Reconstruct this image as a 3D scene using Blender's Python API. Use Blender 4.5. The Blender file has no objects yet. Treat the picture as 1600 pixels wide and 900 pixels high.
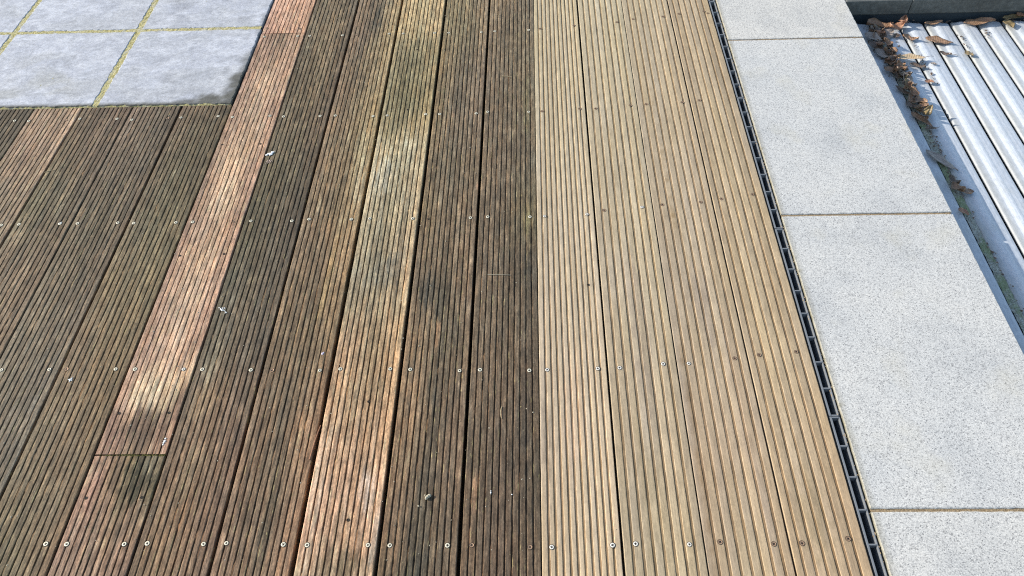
import bpy, math, random
import numpy as np
C = bpy.context.scene.collection
sc = bpy.context.scene
R = math.radians

# ------------------------------------------------------------------ camera
H = 1.395                                   # camera height above the deck
F = 1200.0                                  # focal length in pixels of the 1600 px wide photograph
def nz(v):
    v = np.array(v, float); return v / np.linalg.norm(v)
Yc = nz((20, -1437, F)); Xc = nz((38700, -463.5, -1200)); Zc = np.cross(Xc, Yc)
def at(px, py, z=0.0):                      # point of a horizontal plane seen at a photograph pixel
    d = np.array([px - 800, py - 450, F]); w = np.array([d @ Xc, d @ Yc, d @ Zc])
    t = (z - H) / w[2]
    return float(w[0] * t), float(w[1] * t)
from mathutils import Matrix, Vector
cam = bpy.data.cameras.new('camera'); camo = bpy.data.objects.new('camera', cam); C.objects.link(camo)
cam.sensor_width = 36; cam.lens = F / 1600 * 36; cam.clip_start = .05; cam.clip_end = 500
r_, d_, f_ = [np.array([Xc[i], Yc[i], Zc[i]]) for i in range(3)]
M = Matrix(((r_[0], -d_[0], -f_[0], 0), (r_[1], -d_[1], -f_[1], 0), (r_[2], -d_[2], -f_[2], H), (0, 0, 0, 1)))
camo.matrix_world = M
sc.camera = camo

# ------------------------------------------------------------------ light
SUN_EL, SUN_AZ = R(25), R(-78)              # azimuth from +Y, negative towards -X
w = bpy.data.worlds.new('World'); sc.world = w; w.use_nodes = True
nt = w.node_tree; sky = nt.nodes.new('ShaderNodeTexSky'); sky.sky_type = 'NISHITA'; sky.sun_disc = False
sky.sun_elevation = SUN_EL; sky.sun_rotation = SUN_AZ; sky.air_density = 1.2; sky.dust_density = 1.0
nt.links.new(sky.outputs[0], nt.nodes['Background'].inputs[0]); nt.nodes['Background'].inputs[1].default_value = 0.15
sun = bpy.data.lights.new('sun', 'SUN'); sun.energy = 4.4; sun.angle = R(.6); sun.color = (1, .945, .85)
suno = bpy.data.objects.new('sun', sun); C.objects.link(suno)
sd = Vector((math.sin(SUN_AZ) * math.cos(SUN_EL), math.cos(SUN_AZ) * math.cos(SUN_EL), math.sin(SUN_EL)))
suno.rotation_euler = sd.to_track_quat('Z', 'Y').to_euler()
sc.view_settings.view_transform = 'Standard'; sc.view_settings.look = 'None'
sc.view_settings.exposure = 0.68; sc.view_settings.gamma = 1
sc.cycles.use_denoising = False             # keep the fine grain
sc.cycles.filter_width = 1.15

# ------------------------------------------------------------------ helpers
def lin(c):
    c = np.array(c, float) / 255
    return np.where(c <= .04045, c / 12.92, ((c + .055) / 1.055) ** 2.4)
GAIN = 1.45                                 # how much brighter than its base colour a sunlit level surface shows
def A(*c): return lin(c) / GAIN             # base colour of a surface that shows as this colour in the sun
def hsh(ix, iy, s):
    n = (ix.astype(np.int64) * 374761393 + iy.astype(np.int64) * 668265263 + s * 974634777) & 0xffffffff
    n = ((n ^ (n >> 13)) * 1274126177) & 0xffffffff
    n = (n ^ (n >> 16)) & 0xffffffff
    return n / 4294967295.0
def vn(x, y, s=0):
    x = np.asarray(x, float); y = np.asarray(y, float)
    x, y = np.broadcast_arrays(x, y)
    ix = np.floor(x); iy = np.floor(y); fx = x - ix; fy = y - iy
    fx = fx * fx * (3 - 2 * fx); fy = fy * fy * (3 - 2 * fy)
    ix = ix.astype(int) + 5000; iy = iy.astype(int) + 5000
    a = hsh(ix, iy, s); b = hsh(ix + 1, iy, s); c = hsh(ix, iy + 1, s); d = hsh(ix + 1, iy + 1, s)
    return (a * (1 - fx) + b * fx) * (1 - fy) + (c * (1 - fx) + d * fx) * fy
def fb(x, y, s=0, o=3):
    t = 0; a = 1; n = 0
    for k in range(o):
        t = t + a * vn(np.asarray(x) * 2 ** k, np.asarray(y) * 2 ** k, s + k * 17); n += a; a *= .5
    return t / n
def sstep(a, b, x):
    t = np.clip((x - a) / (b - a), 0, 1); return t * t * (3 - 2 * t)

def tag(o, label=None, cat=None, group=None, kind=None):
    if label: o['label'] = label
    if cat: o['category'] = cat
    if group: o['group'] = group
    if kind: o['kind'] = kind
    return o
def link(name, me, mats, parent=None):
    o = bpy.data.objects.new(name, me); C.objects.link(o)
    if mats is not None and not me.materials:
        for m in (mats if isinstance(mats, (list, tuple)) else [mats]): me.materials.append(m)
    if parent: o.parent = parent
    return o
def mesh(name, vs, fs, mats=None, parent=None, smooth=False, mi=None, col=None):
    me = bpy.data.meshes.new(name)
    me.from_pydata([tuple(v) for v in vs], [], [tuple(f) for f in fs])
    if mi is not None: me.polygons.foreach_set('material_index', np.array(mi, dtype=np.int32))
    if smooth: me.polygons.foreach_set('use_smooth', [True] * len(me.polygons))
    if col is not None:
        a = me.color_attributes.new('stain', 'FLOAT_COLOR', 'POINT')
        cc = np.ones((len(vs), 4), np.float32); cc[:, :3] = col; a.data.foreach_set('color', cc.ravel())
    me.update()
    return link(name, me, mats, parent)
def bigmesh(name, V, Q, mats, parent=None, mi=None, col=None, ngons=(), smooth=False):
    me = bpy.data.meshes.new(name)
    V = np.asarray(V, np.float32); Q = np.asarray(Q, np.int32)
    nq = len(Q); ng = sum(len(g) for g in ngons)
    me.vertices.add(len(V)); me.vertices.foreach_set('co', V.ravel())
    me.loops.add(nq * 4 + ng); me.polygons.add(nq + len(ngons))
    li = np.concatenate([Q.ravel()] + [np.array(g, np.int32) for g in ngons]) if ngons else Q.ravel()
    me.loops.foreach_set('vertex_index', li)
    st = np.arange(nq) * 4; tot = [4] * nq; extra = []; p = nq * 4
    for g in ngons: extra.append(p); p += len(g)
    me.polygons.foreach_set('loop_start', np.concatenate([st, np.array(extra, int)]).astype(np.int32))
    if mi is not None:
        me.polygons.foreach_set('material_index', np.concatenate([mi, np.zeros(len(ngons), int)]).astype(np.int32))
    me.polygons.foreach_set('use_smooth', np.full(nq + len(ngons), smooth))
    if col is not None:
        a = me.color_attributes.new('stain', 'FLOAT_COLOR', 'POINT')
        cc = np.ones((len(V), 4), np.float32); cc[:, :3] = col; a.data.foreach_set('color', cc.ravel())
    me.update(calc_edges=True); me.validate()
    return link(name, me, mats, parent)
def boxdata(x0, x1, y0, y1, z0, z1):
    return ([(x0,y0,z0),(x1,y0,z0),(x1,y1,z0),(x0,y1,z0),(x0,y0,z1),(x1,y0,z1),(x1,y1,z1),(x0,y1,z1)],
            [(0,3,2,1),(4,5,6,7),(0,1,5,4),(1,2,6,5),(2,3,7,6),(3,0,4,7)])
def boxes(name, bs, mats, parent=None, bevel=0):
    vs = []; fs = []
    for b in bs:
        v, f = boxdata(*b); o = len(vs); vs += v; fs += [tuple(i + o for i in q) for q in f]
    ob = mesh(name, vs, fs, mats, parent)
    if bevel:
        m = ob.modifiers.new('bevel', 'BEVEL'); m.width = bevel; m.segments = 2
    return ob

# ------------------------------------------------------------------ materials
class NT:
    def __init__(s, name):
        s.m = bpy.data.materials.new(name); s.m.use_nodes = True; s.t = s.m.node_tree
        s.b = s.t.nodes['Principled BSDF']
    def n(s, typ, **kw):
        x = s.t.nodes.new(typ)
        for k, v in kw.items():
            if k in ('operation', 'blend_type', 'data_type', 'feature', 'attribute_name', 'noise_dimensions', 'distance', 'interpolation'): setattr(x, k, v)
        return x
    def l(s, a, b): s.t.links.new(a, b)
    def coord(s, scale=(1, 1, 1), src='Object'):
        tc = s.n('ShaderNodeTexCoord') if src == 'Object' else s.n('ShaderNodeNewGeometry')
        mp = s.n('ShaderNodeMapping'); mp.inputs['Scale'].default_value = scale
        s.l(tc.outputs['Object' if src == 'Object' else 'Position'], mp.inputs[0]); return mp.outputs[0]
    def noise(s, vec, scale, detail=3, rough=.5):
        x = s.n('ShaderNodeTexNoise'); x.inputs['Scale'].default_value = scale
        x.inputs['Detail'].default_value = detail; x.inputs['Roughness'].default_value = rough
        s.l(vec, x.inputs['Vector']); return x.outputs['Fac']
    def ramp(s, fac, stops):
        x = s.n('ShaderNodeValToRGB'); e = x.color_ramp.elements
        while len(e) > 1: e.remove(e[-1])
        for i, (p, c) in enumerate(stops):
            el = e[0] if i == 0 else e.new(p)
            el.position = p; el.color = (*([c] * 3 if isinstance(c, (int, float)) else c), 1)
        s.l(fac, x.inputs[0]); return x.outputs[0]
    def mix(s, a, b, fac=1., mode='MIX'):
        x = s.n('ShaderNodeMix', data_type='RGBA', blend_type=mode)
        for i, v in ((0, fac), (6, a), (7, b)):
            if hasattr(v, 'links') or hasattr(v, 'is_linked'): s.l(v, x.inputs[i])
            elif i == 0: x.inputs[0].default_value = v
            else: x.inputs[i].default_value = (*v, 1) if len(v) == 3 else v
        return x.outputs[2]
    def bump(s, h, strength, dist):
        x = s.n('ShaderNodeBump'); x.inputs['Strength'].default_value = strength; x.inputs['Distance'].default_value = dist
        s.l(h, x.inputs['Height']); s.l(x.outputs[0], s.b.inputs['Normal'])
    def fin(s, col=None, rough=.7, spec=.3):
        if col is not None:
            if hasattr(col, 'is_linked'): s.l(col, s.b.inputs['Base Color'])
            else: s.b.inputs['Base Color'].default_value = (*col, 1)
        s.b.inputs['Roughness'].default_value = rough; s.b.inputs['Specular IOR Level'].default_value = spec
        return s.m

def wood_mat(name, amt, bumpd, rough, speck=0):
    t = NT(name)
    at_ = t.n('ShaderNodeAttribute', attribute_name='stain')
    g1 = t.noise(t.coord((450, 14, 300)), 1, 4, .65)          # fine fibres along the board
    g2 = t.noise(t.coord((160, 26, 160)), 1, 3, .6)
    g3 = t.noise(t.coord((420, 150, 400)), 1, 3, .7)          # short mottling
    c = t.mix(at_.outputs['Color'], t.ramp(g1, [(.36, 1 - amt), (.64, 1 + amt)]), 1, 'MULTIPLY')
    c = t.mix(c, t.ramp(g2, [(.36, 1 - amt * .8), (.64, 1 + amt * .8)]), 1, 'MULTIPLY')
    c = t.mix(c, t.ramp(g3, [(.36, 1 - amt), (.64, 1 + amt)]), 1, 'MULTIPLY')
    if speck:                                                  # hue shifts between grey and red brown
        g4 = t.noise(t.coord((110, 12, 100)), 1, 3, .6)
        c = t.mix(c, t.ramp(g4, [(.35, (.95, 1.0, 1.03)), (.65, (1.07, .99, .92))]), 1, 'MULTIPLY')
    if speck:
        v = t.noise(t.coord((330, 80, 300)), 1, 2, .7)
        c = t.mix(c, tuple(A(205, 190, 135)), t.ramp(v, [(.70, 0.), (.76, speck)]))
    h = t.mix(g1, g3, .4)
    t.bump(h, .6, bumpd)
    return t.fin(c, rough, .25)
WOOD_OLD = wood_mat('weathered_wood', .32, .001, .78, .7)
WOOD_CLEAN = wood_mat('cleaned_wood', .11, .0006, .8)
def plain(name, col, rough=.6, metal=0, spec=.3):
    t = NT(name); t.b.inputs['Metallic'].default_value = metal
    return t.fin(tuple(col), rough, spec)

def granite():
    t = NT('granite'); p = t.coord(src='Geo')
    a = t.noise(p, 420, 3, .8); b = t.noise(p, 600, 1, .5); big = t.noise(p, 5, 4, .6)
    c = t.ramp(a, [(.34, (.10, .105, .11)), (.40, (.33, .33, .33)), (.47, (.53, .525, .51)), (.56, (.66, .65, .625)), (.66, (.80, .785, .75))])
    vc = t.n('ShaderNodeTexVoronoi'); vc.inputs['Scale'].default_value = 430; t.l(p, vc.inputs['Vector'])
    sx = t.n('ShaderNodeSeparateColor'); t.l(vc.outputs['Color'], sx.inputs[0])
    gr = t.ramp(sx.outputs[0], [(0., (.17, .17, .175)), (.10, (.27, .27, .275)), (.2, (.46, .46, .455)), (.5, (.60, .595, .58)), (.8, (.70, .69, .665)), (1., (.80, .785, .755))])
    c = t.mix(c, gr, .52)
    c = t.mix(c, t.ramp(b, [(.36, .82), (.6, 1.06)]), 1, 'MULTIPLY')
    v = t.n('ShaderNodeTexVoronoi'); v.inputs['Scale'].default_value = 130; t.l(p, v.inputs['Vector'])
    c = t.mix(c, (.12, .12, .13), t.ramp(v.outputs['Distance'], [(.12, .8), (.2, 0.)]))
    c = t.mix(c, t.ramp(big, [(.32, (.78, .785, .785)), (.5, (.885, .88, .865)), (.68, (.93, .915, .885))]), 1, 'MULTIPLY')
    y = t.noise(p, 7.3, 3, .5)
    c = t.mix(c, (.50, .45, .32), t.ramp(y, [(.58, 0.), (.74, .22)]))
    oi = t.n('ShaderNodeObjectInfo'); c = t.mix(c, t.ramp(oi.outputs['Random'], [(0., (.92, .94, .97)), (1., (1.02, 1.0, .97))]), 1, 'MULTIPLY')
    # sandy, algae stained sawn edge
    ge = t.n('ShaderNodeAttribute', attribute_name='stain')
    c = t.mix(c, t.ramp(t.noise(p, 60, 4, .7), [(.3, (.13, .115, .07)), (.7, (.26, .235, .165))]), ge.outputs['Fac'])
    t.bump(a, .3, .0006)
    return t.fin(c, .75, .25)
GRANITE = granite()
def sand():
    t = NT('sandy_mortar'); p = t.coord(src='Geo')
    a = t.noise(p, 300, 3, .7)
    t.bump(a, .8, .002)
    return t.fin(t.ramp(a, [(.3, tuple(A(120, 100, 75))), (.6, tuple(A(190, 168, 135)))]), .9, .1)
SAND = sand()
def mossy():
    t = NT('mossy_mortar'); p = t.coord(src='Geo')
    a = t.noise(p, 160, 4, .75); b = t.noise(p, 22, 3, .6)
    c = t.ramp(a, [(.32, tuple(A(150, 140, 84))), (.5, tuple(A(204, 192, 134))), (.66, tuple(A(236, 230, 192)))])
    c = t.mix(c, tuple(A(205, 200, 185)), t.ramp(b, [(.52, 0.), (.66, .8)]))
    t.bump(a, 1, .004)
    return t.fin(c, .9, .1)
MOSSY = mossy()
def limestone():
    t = NT('limestone_paving'); at_ = t.n('ShaderNodeAttribute', attribute_name='stain'); p = t.coord(src='Geo')
    a = t.noise(p, 190, 6, .8); b = t.noise(t.coord((60, 85, 60), src='Geo'), 1, 6, .75)
    c = t.mix(at_.outputs['Color'], t.ramp(a, [(.36, .74), (.62, 1.18)]), 1, 'MULTIPLY')
    c = t.mix(c, t.ramp(b, [(.36, .82), (.62, 1.1)]), 1, 'MULTIPLY')
    t.bump(a, .4, .0012)
    return t.fin(c, .72, .3)
LIME = limestone()
PLASTIC = plain('black_drain_plastic', (.17, .18, .19), .45, 0, .5)
ZINC = plain('zinc_screw', (.72, .66, .50), .5, .15, .5)
STEEL = plain('steel_screw', (.74, .69, .60), .6, .1, .4)
RUST = plain('rusty_screw', (.34, .22, .14), .6, .4, .4)
SLOT = plain('painted_recess_shade', (.012, .010, .008), .8)  # near-black paint standing in for the shade inside slots, holes and the drain
GRIME_SHADE = plain('grime_shade_ring', (.035, .024, .015), .9)  # grime and crushed wood, also painting the shade around sunken heads
SOIL = plain('dark_soil', (.05, .04, .03), .95)  # one even dark brown soil colour

# ------------------------------------------------------------------ ground and water
mesh('ground', [(-60, -60, -1.7), (60, -60, -1.7), (60, 60, -1.7), (-60, 60, -1.7)], [(0, 1, 2, 3)], SOIL)['kind'] = 'structure'
boxes('ground', [(-3.2, .640, -.6, 4.2, -.5, -.16)], SOIL)['kind'] = 'structure'

# ------------------------------------------------------------------ deck boards
def ys(lo, hi):
    a = [lo]
    while a[-1] < hi - 1e-6:
        y = a[-1]; st = .0055 if .42 < y < 2.56 else .05
        a.append(min(hi, y + st))
    return np.array(a)
bseed = [0]
def board(label, x0, x1, y0, y1, ribs, gw, depth, keys, mat, kind='old', patches=(), moss=0., gcol=(.45, .40, .36),
          group='deck boards', zoff=0., ribvar=.12, first=None, last=None):
    bseed[0] += 1; s = bseed[0] * 101
    rng = np.random.RandomState(s)
    # cross-section --------------------------------------------------
    W = x1 - x0
    edges = []
    fl = first if first else None
    if fl is None:
        p = W / ribs; cent = [x0 + p * (i + 1) for i in range(ribs - 1)]
    else:
        la = last; n = ribs - 2
        p = (W - fl - la) / n; cent = [x0 + fl + p * i for i in range(n + 1)]
    cs = [(x0, -.026, 3, -1), (x0, -.0012, 1, 0), (x0 + .001, 0, 0, 0)]
    lastx = x0 + .001
    for i, c in enumerate(cent + [x1]):
        fin_ = i == len(cent)
        r1 = (x1 - .001) if fin_ else c - gw / 2 - .0005
        t = min(.002, (r1 - lastx) * .3)
        cs += [(lastx + t, .0001, 0, i), (r1 - t, .0001, 0, i), (r1, 0, 0, i)]
        if fin_:
            cs += [(x1, -.0012, 1, i), (x1, -.026, 3, -1)]
        else:
            cs += [(c - gw / 2, -.0007, 1, i), (c - gw / 2 + .0003, -depth, 2, i), (c + gw / 2 - .0003, -depth, 2, i),
                   (c + gw / 2, -.0007, 1, i + 1), (c + gw / 2 + .0005, 0, 0, i + 1)]
            lastx = c + gw / 2 + .0005
    n = len(cs); X = np.array([c[0] for c in cs]); Z = np.array([c[1] for c in cs])
    K = np.array([c[2] for c in cs]); RB = np.array([c[3] for c in cs])
    Y = ys(y0, y1); m = len(Y)
    XX, YY = np.meshgrid(X, Y); ZZ = np.tile(Z, (m, 1)); RR = np.tile(RB, (m, 1)); KK = np.tile(K, (m, 1))
    idx = np.tile(np.arange(n), (m, 1))
    # small irregularities of worn edges
    wob = (fb(idx * 3.7, YY * 45, s, 4) - .5)
    inner = (idx > 1) & (idx < n - 2)
    XX = XX + np.where(inner, wob * (.0021 if kind == 'old' else .0012), wob * .0006)
    bow = (vn(0, YY * .9, s + 5) - .5) * .0016
    XX = XX + bow * 0.6
    ZZ = ZZ + np.where(KK < 2, (fb(RR * 2.3, YY * 9, s + 9, 3) - .5) * .0007, 0) + zoff
    fill = sstep(.50, .80, fb(RR * 5.1, YY * 30, s + 19, 4)) * (.75 if kind == 'old' else .2)   # silted-up stretches
    ZZ = ZZ + np.where(KK == 2, fill * depth, 0)
    # stain colours --------------------------------------------------
    kx = np.array([0, .5, 1.]); cx = (x0 + x1) / 2
    ky = []; kc = []
    for k in keys:
        ky.append(k[0])
        if kind == 'old': kc.append([(A(*c) * .84 + A(*c).mean() * .16) * np.array([1.42, 1.29, 1.10]) for c in k[1:4]])
        else: kc.append([A(c[0] - 9, c[1] - 7, c[2] + 4) for c in k[1:4]])
    # key rows are stored as metres along the board, far to near
    ky = np.array(ky); kc = np.array(kc); o = np.argsort(ky); ky = ky[o]; kc = kc[o]
    U = np.clip((XX - x0) / W, 0, 1)
    rj = vn(RR * 7.7 + .3, YY * 5, s + 31) - .5
    Yw = YY + rj * .09 + (fb(XX * 30, YY * 12, s + 41, 2) - .5) * .06
    Uw = np.clip(U + (fb(XX * 12, YY * 5, s + 51, 3) - .5) * .35, 0, 1)
    def row(v, q):
        return np.interp(v, ky, q)
    col = np.zeros((m, n, 3))
    for ch in range(3):
        a = row(Yw, kc[:, 0, ch]); b = row(Yw, kc[:, 1, ch]); c = row(Yw, kc[:, 2, ch])
        col[..., ch] = np.where(Uw < .5, a + (b - a) * Uw * 2, b + (c - b) * (Uw * 2 - 1))
    for (px, py, rx, ry, c, st) in patches:
        q = np.sqrt(((XX - px) / rx) ** 2 + ((YY - py) / (ry * 1.15)) ** 2)
        q = q + (fb(XX * 60 + RR, YY * 22, s + 61, 4) - .5) * 1.0 + (hsh(RR + 9, RR * 0 + int(px * 1000), s) - .5) * .5 + (fb(idx * .8, YY * 60, s + 63, 3) - .5) * .9
        mk = (1 - sstep(.45, 1.15, q)) * st * (.45 + .75 * sstep(.3, .62, fb(idx * 1.1, YY * 34, s + 65, 3)))
        mk = np.clip(mk, 0, 1)
        col = col * (1 - mk[..., None]) + A(*c) * mk[..., None]
    ribf = 1 + (hsh(RR + 50, RR * 0, s + 3) - .5) * 2 * ribvar
    streak = 1 + (fb(idx * .9, YY * 11, s + 71, 4) - .5) * (.75 if kind == 'old' else .22) + (fb(idx * 1.7, YY * 55, s + 73, 2) - .5) * (.55 if kind == 'old' else .16)
    blot = 1 + (fb(XX * 45, YY * 4.5, s + 81, 4) - .5) * (.5 if kind == 'old' else .22) + (fb(XX * 70, YY * 28, s + 83, 3) - .5) * (.35 if kind == 'old' else .12)
    col = col * (ribf * streak * blot)[..., None]
    hv = (fb(idx * .35, YY * 5, s + 151, 4) - .5)[..., None] * 2
    col = col * (1 + hv * (np.array([.06, .0, -.10]) if kind == 'old' else np.array([.03, -.01, -.12])))
    if kind == 'old':
        # grey-green algae film against bare wood, in streaks of their own
        al = sstep(.52, .78, fb(idx * .45, YY * 4.2, s + 91, 4))[..., None]
        col = col * (1 - al * .5) + col * np.array([.78, .78, .74]) * al * .5
        pale = (sstep(.66, .84, fb(idx * 1.3, YY * 20, s + 111, 3)) * .65)[..., None]
        col = col * (1 - pale) + np.minimum(col * 1.9 + A(60, 50, 30), A(205, 185, 140)) * pale
        if moss:
            ed = (KK <= 1) & ((idx % 8 == 5) | (idx % 8 == 2) | (KK == 1))
            fk = sstep(.82 - moss * .06, .9, vn(idx * 5.3, YY * 85, s + 121)) * sstep(.4, .62, vn(RR * 3.1, YY * 6, s + 131))
            fk = (fk * ed)[..., None] * .55
            col = col * (1 - fk) + A(190, 178, 118) * fk
    if kind == 'old': col = col * .87 + col.mean(-1, keepdims=True) * .13 * np.array([1.14, 1.02, .88])
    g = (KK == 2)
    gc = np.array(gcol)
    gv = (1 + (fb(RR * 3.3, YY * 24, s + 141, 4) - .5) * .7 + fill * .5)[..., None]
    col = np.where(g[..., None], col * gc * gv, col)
    col = np.clip(col, .004, .9)
    V = np.stack([XX, YY, ZZ], -1).reshape(-1, 3)
    a = (np.arange(m - 1)[:, None] * n + np.arange(n)[None, :])
    b = (np.arange(m - 1)[:, None] * n + (np.arange(n)[None, :] + 1) % n)
    Q = np.stack([a, b, b + n, a + n], -1).reshape(-1, 4)
    o = bigmesh('deck_board', V, Q, mat, None, None, col.reshape(-1, 3), ngons=(list(range(n))[::-1], [(m - 1) * n + i for i in range(n)]))
    tag(o, label, 'deck board', group)
    o['x0'] = x0; o['x1'] = x1; o['y0'] = y0; o['y1'] = y1
    BOARDS.append((o, x0, x1, y0, y1, zoff))
    return o
BOARDS = []
def K(px, *rows):                              # (photo y, left, middle, right) at photo column px -> metres along the board
    return [(at(px, r[0])[1], r[1], r[2], r[3]) for r in rows]
def Pt(px, py, rx, ry, c, st=1.):
    x, y = at(px, py); return (x, y, rx, ry, c, st)
P1 = .1513
FRONT = .22; FAR = 3.3; PAVE = 1.900
def dark(*c): return c
# boards under the paving's edge, from the left
LB = [-1.9700, -1.8185, -1.6665, -1.5150, -1.3630, -1.2110, -1.0585, -.9065]
lk = [
 ('dark brown grooved deck board at the left border of the deck', [(190,(104,92,74),(98,88,70),(104,92,74)),(500,(110,98,78),(104,92,74),(110,98,78))]),
 ('dark brown grooved deck board just left of the pinkish one below the paving', [(190,(104,92,74),(98,88,70),(104,92,74)),(500,(110,98,78),(104,92,74),(110,98,78))]),
 ('short dark grooved board left of the pinkish-brown board below the paving', [(175,(112,98,84),(92,82,66),(86,76,60)),(260,(110,95,80),(95,86,70),(92,82,66)),(500,(112,98,80),(104,92,74),(104,92,74))]),
 ('pinkish tan streaked deck board meeting the lower edge of the grey paving', [(175,(150,128,108),(142,120,100),(168,142,118)),(230,(150,125,102),(140,115,96),(172,145,120)),(300,(125,112,90),(130,114,94),(140,120,98)),(400,(128,112,92),(125,110,88),(130,112,92))]),
 ('dark olive-brown board ending at the paving just left of its yellow joint', [(175,(112,98,80),(106,90,74),(112,94,78)),(230,(112,98,74),(110,94,76),(104,88,72)),(320,(110,104,80),(106,98,78),(104,92,76)),(400,(120,104,86),(116,100,80),(116,100,80)),(520,(134,114,92),(126,108,86),(118,100,80))]),
 ('dark brown grey board with chalky flecks, third left of the pink board', [(175,(124,106,92),(108,94,78),(100,88,74)),(260,(112,98,82),(106,94,78),(96,86,72)),(350,(112,100,80),(104,94,74),(110,94,76)),(450,(114,102,82),(110,98,80),(112,98,80)),(600,(116,106,90),(112,102,86),(120,110,96)),(720,(112,100,84),(106,96,82),(112,104,90))]),
 ('olive-brown board with a bird dropping star, next left of the pink board', [(175,(112,94,76),(100,88,70),(104,92,72)),(260,(104,92,74),(98,90,68),(98,88,68)),(350,(108,98,78),(100,94,72),(104,94,70)),(450,(124,108,82),(116,102,74),(112,100,72)),(560,(120,102,80),(120,102,74),(116,98,70)),(700,(114,102,80),(112,96,74),(112,96,72)),(900,(108,96,74),(104,96,72),(122,100,76))]),
]
dup_lab = ['dark brown grooved board at the outer left end of the deck', 'dark brown grooved board second from the outer left end of the deck', None, None, None, None, None]
for i in range(7):
    lab, rows = lk[i]
    xa, xb = LB[i], LB[i + 1]
    pcx = [60, 60, 20, 60, 90, 90, 150][i]
    g = .0062 if i in (3, 5) else .0030
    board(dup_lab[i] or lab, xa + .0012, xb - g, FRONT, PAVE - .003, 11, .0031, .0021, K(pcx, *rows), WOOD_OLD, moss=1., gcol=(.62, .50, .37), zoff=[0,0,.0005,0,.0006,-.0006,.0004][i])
# salmon column: three boards butted end to end
sx0, sx1 = -.9045, -.7590
J1, J2 = .7345, 2.2830
board('short reddish brown board with green-black stain, nearest in the pink board row', sx0, sx1, FRONT, J1 - .0015, 11, .0031, .0021,
      K(190, (712,(150,118,98),(120,104,74),(130,116,90)), (760,(160,124,104),(118,100,74),(88,80,56)), (800,(144,112,94),(126,102,80),(132,110,84)), (900,(138,112,96),(136,110,90),(138,110,92))),
      WOOD_OLD, patches=[Pt(218, 742, .036, .055, (70, 64, 44), 1.), Pt(236, 722, .02, .03, (140, 126, 98), .6), Pt(150, 760, .012, .06, (186, 140, 116), .7)], moss=.6, gcol=(.46, .38, .30), zoff=-.001)
board('long pinkish salmon board with pale bleached patches along its middle', sx0, sx1, J1 + .0015, J2 - .0015, 11, .0026, .0021,
      K(300, (52,(164,130,112),(120,102,84),(172,136,110)), (85,(166,132,114),(150,122,100),(172,138,114)), (130,(168,134,116),(186,156,128),(168,134,112)),
        (185,(150,122,104),(176,144,118),(166,130,108)), (225,(156,128,108),(196,164,132),(178,142,116)), (290,(142,116,98),(204,172,140),(168,132,110)),
        (340,(146,118,100),(176,144,116),(164,130,110)), (400,(158,124,106),(190,158,126),(176,138,114)), (480,(160,128,110),(196,162,132),(170,134,114)),
        (550,(164,130,112),(186,152,124),(166,132,114)), (605,(168,134,116),(214,182,144),(206,174,138)), (628,(150,120,102),(150,124,96),(160,130,104)), (650,(140,108,92),(116,94,78),(140,110,90)), (680,(150,116,98),(112,92,74),(160,122,100)), (709,(150,118,98),(128,106,82),(176,136,112))),
      WOOD_OLD, patches=[Pt(240, 615, .05, .045, (226, 198, 158), .9), Pt(230, 600, .04, .05, (222, 192, 152), .6), Pt(350, 310, .03, .10, (216, 186, 150), .7), Pt(285, 480, .03, .14, (208, 176, 144), .6), Pt(395, 180, .03, .09, (208, 176, 144), .6), Pt(215, 664, .045, .045, (96, 78, 60), .6), Pt(345, 395, .006, .05, (96, 70, 58), .4)],
      moss=.1, gcol=(.46, .36, .30), ribvar=.08)
board('clean salmon-pink grooved board beside the far paving slabs', sx0, sx1, J2 + .0015, FAR, 11, .0026, .0021,
      K(440, (0,(196,154,132),(196,154,128),(190,148,122)), (50,(186,142,122),(188,146,120),(186,146,118))), WOOD_OLD, moss=0, gcol=(.46, .34, .28), ribvar=.05)
XB = [-.7550, -.6020, -.4480, -.2950, -.1445, .0050]
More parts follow.
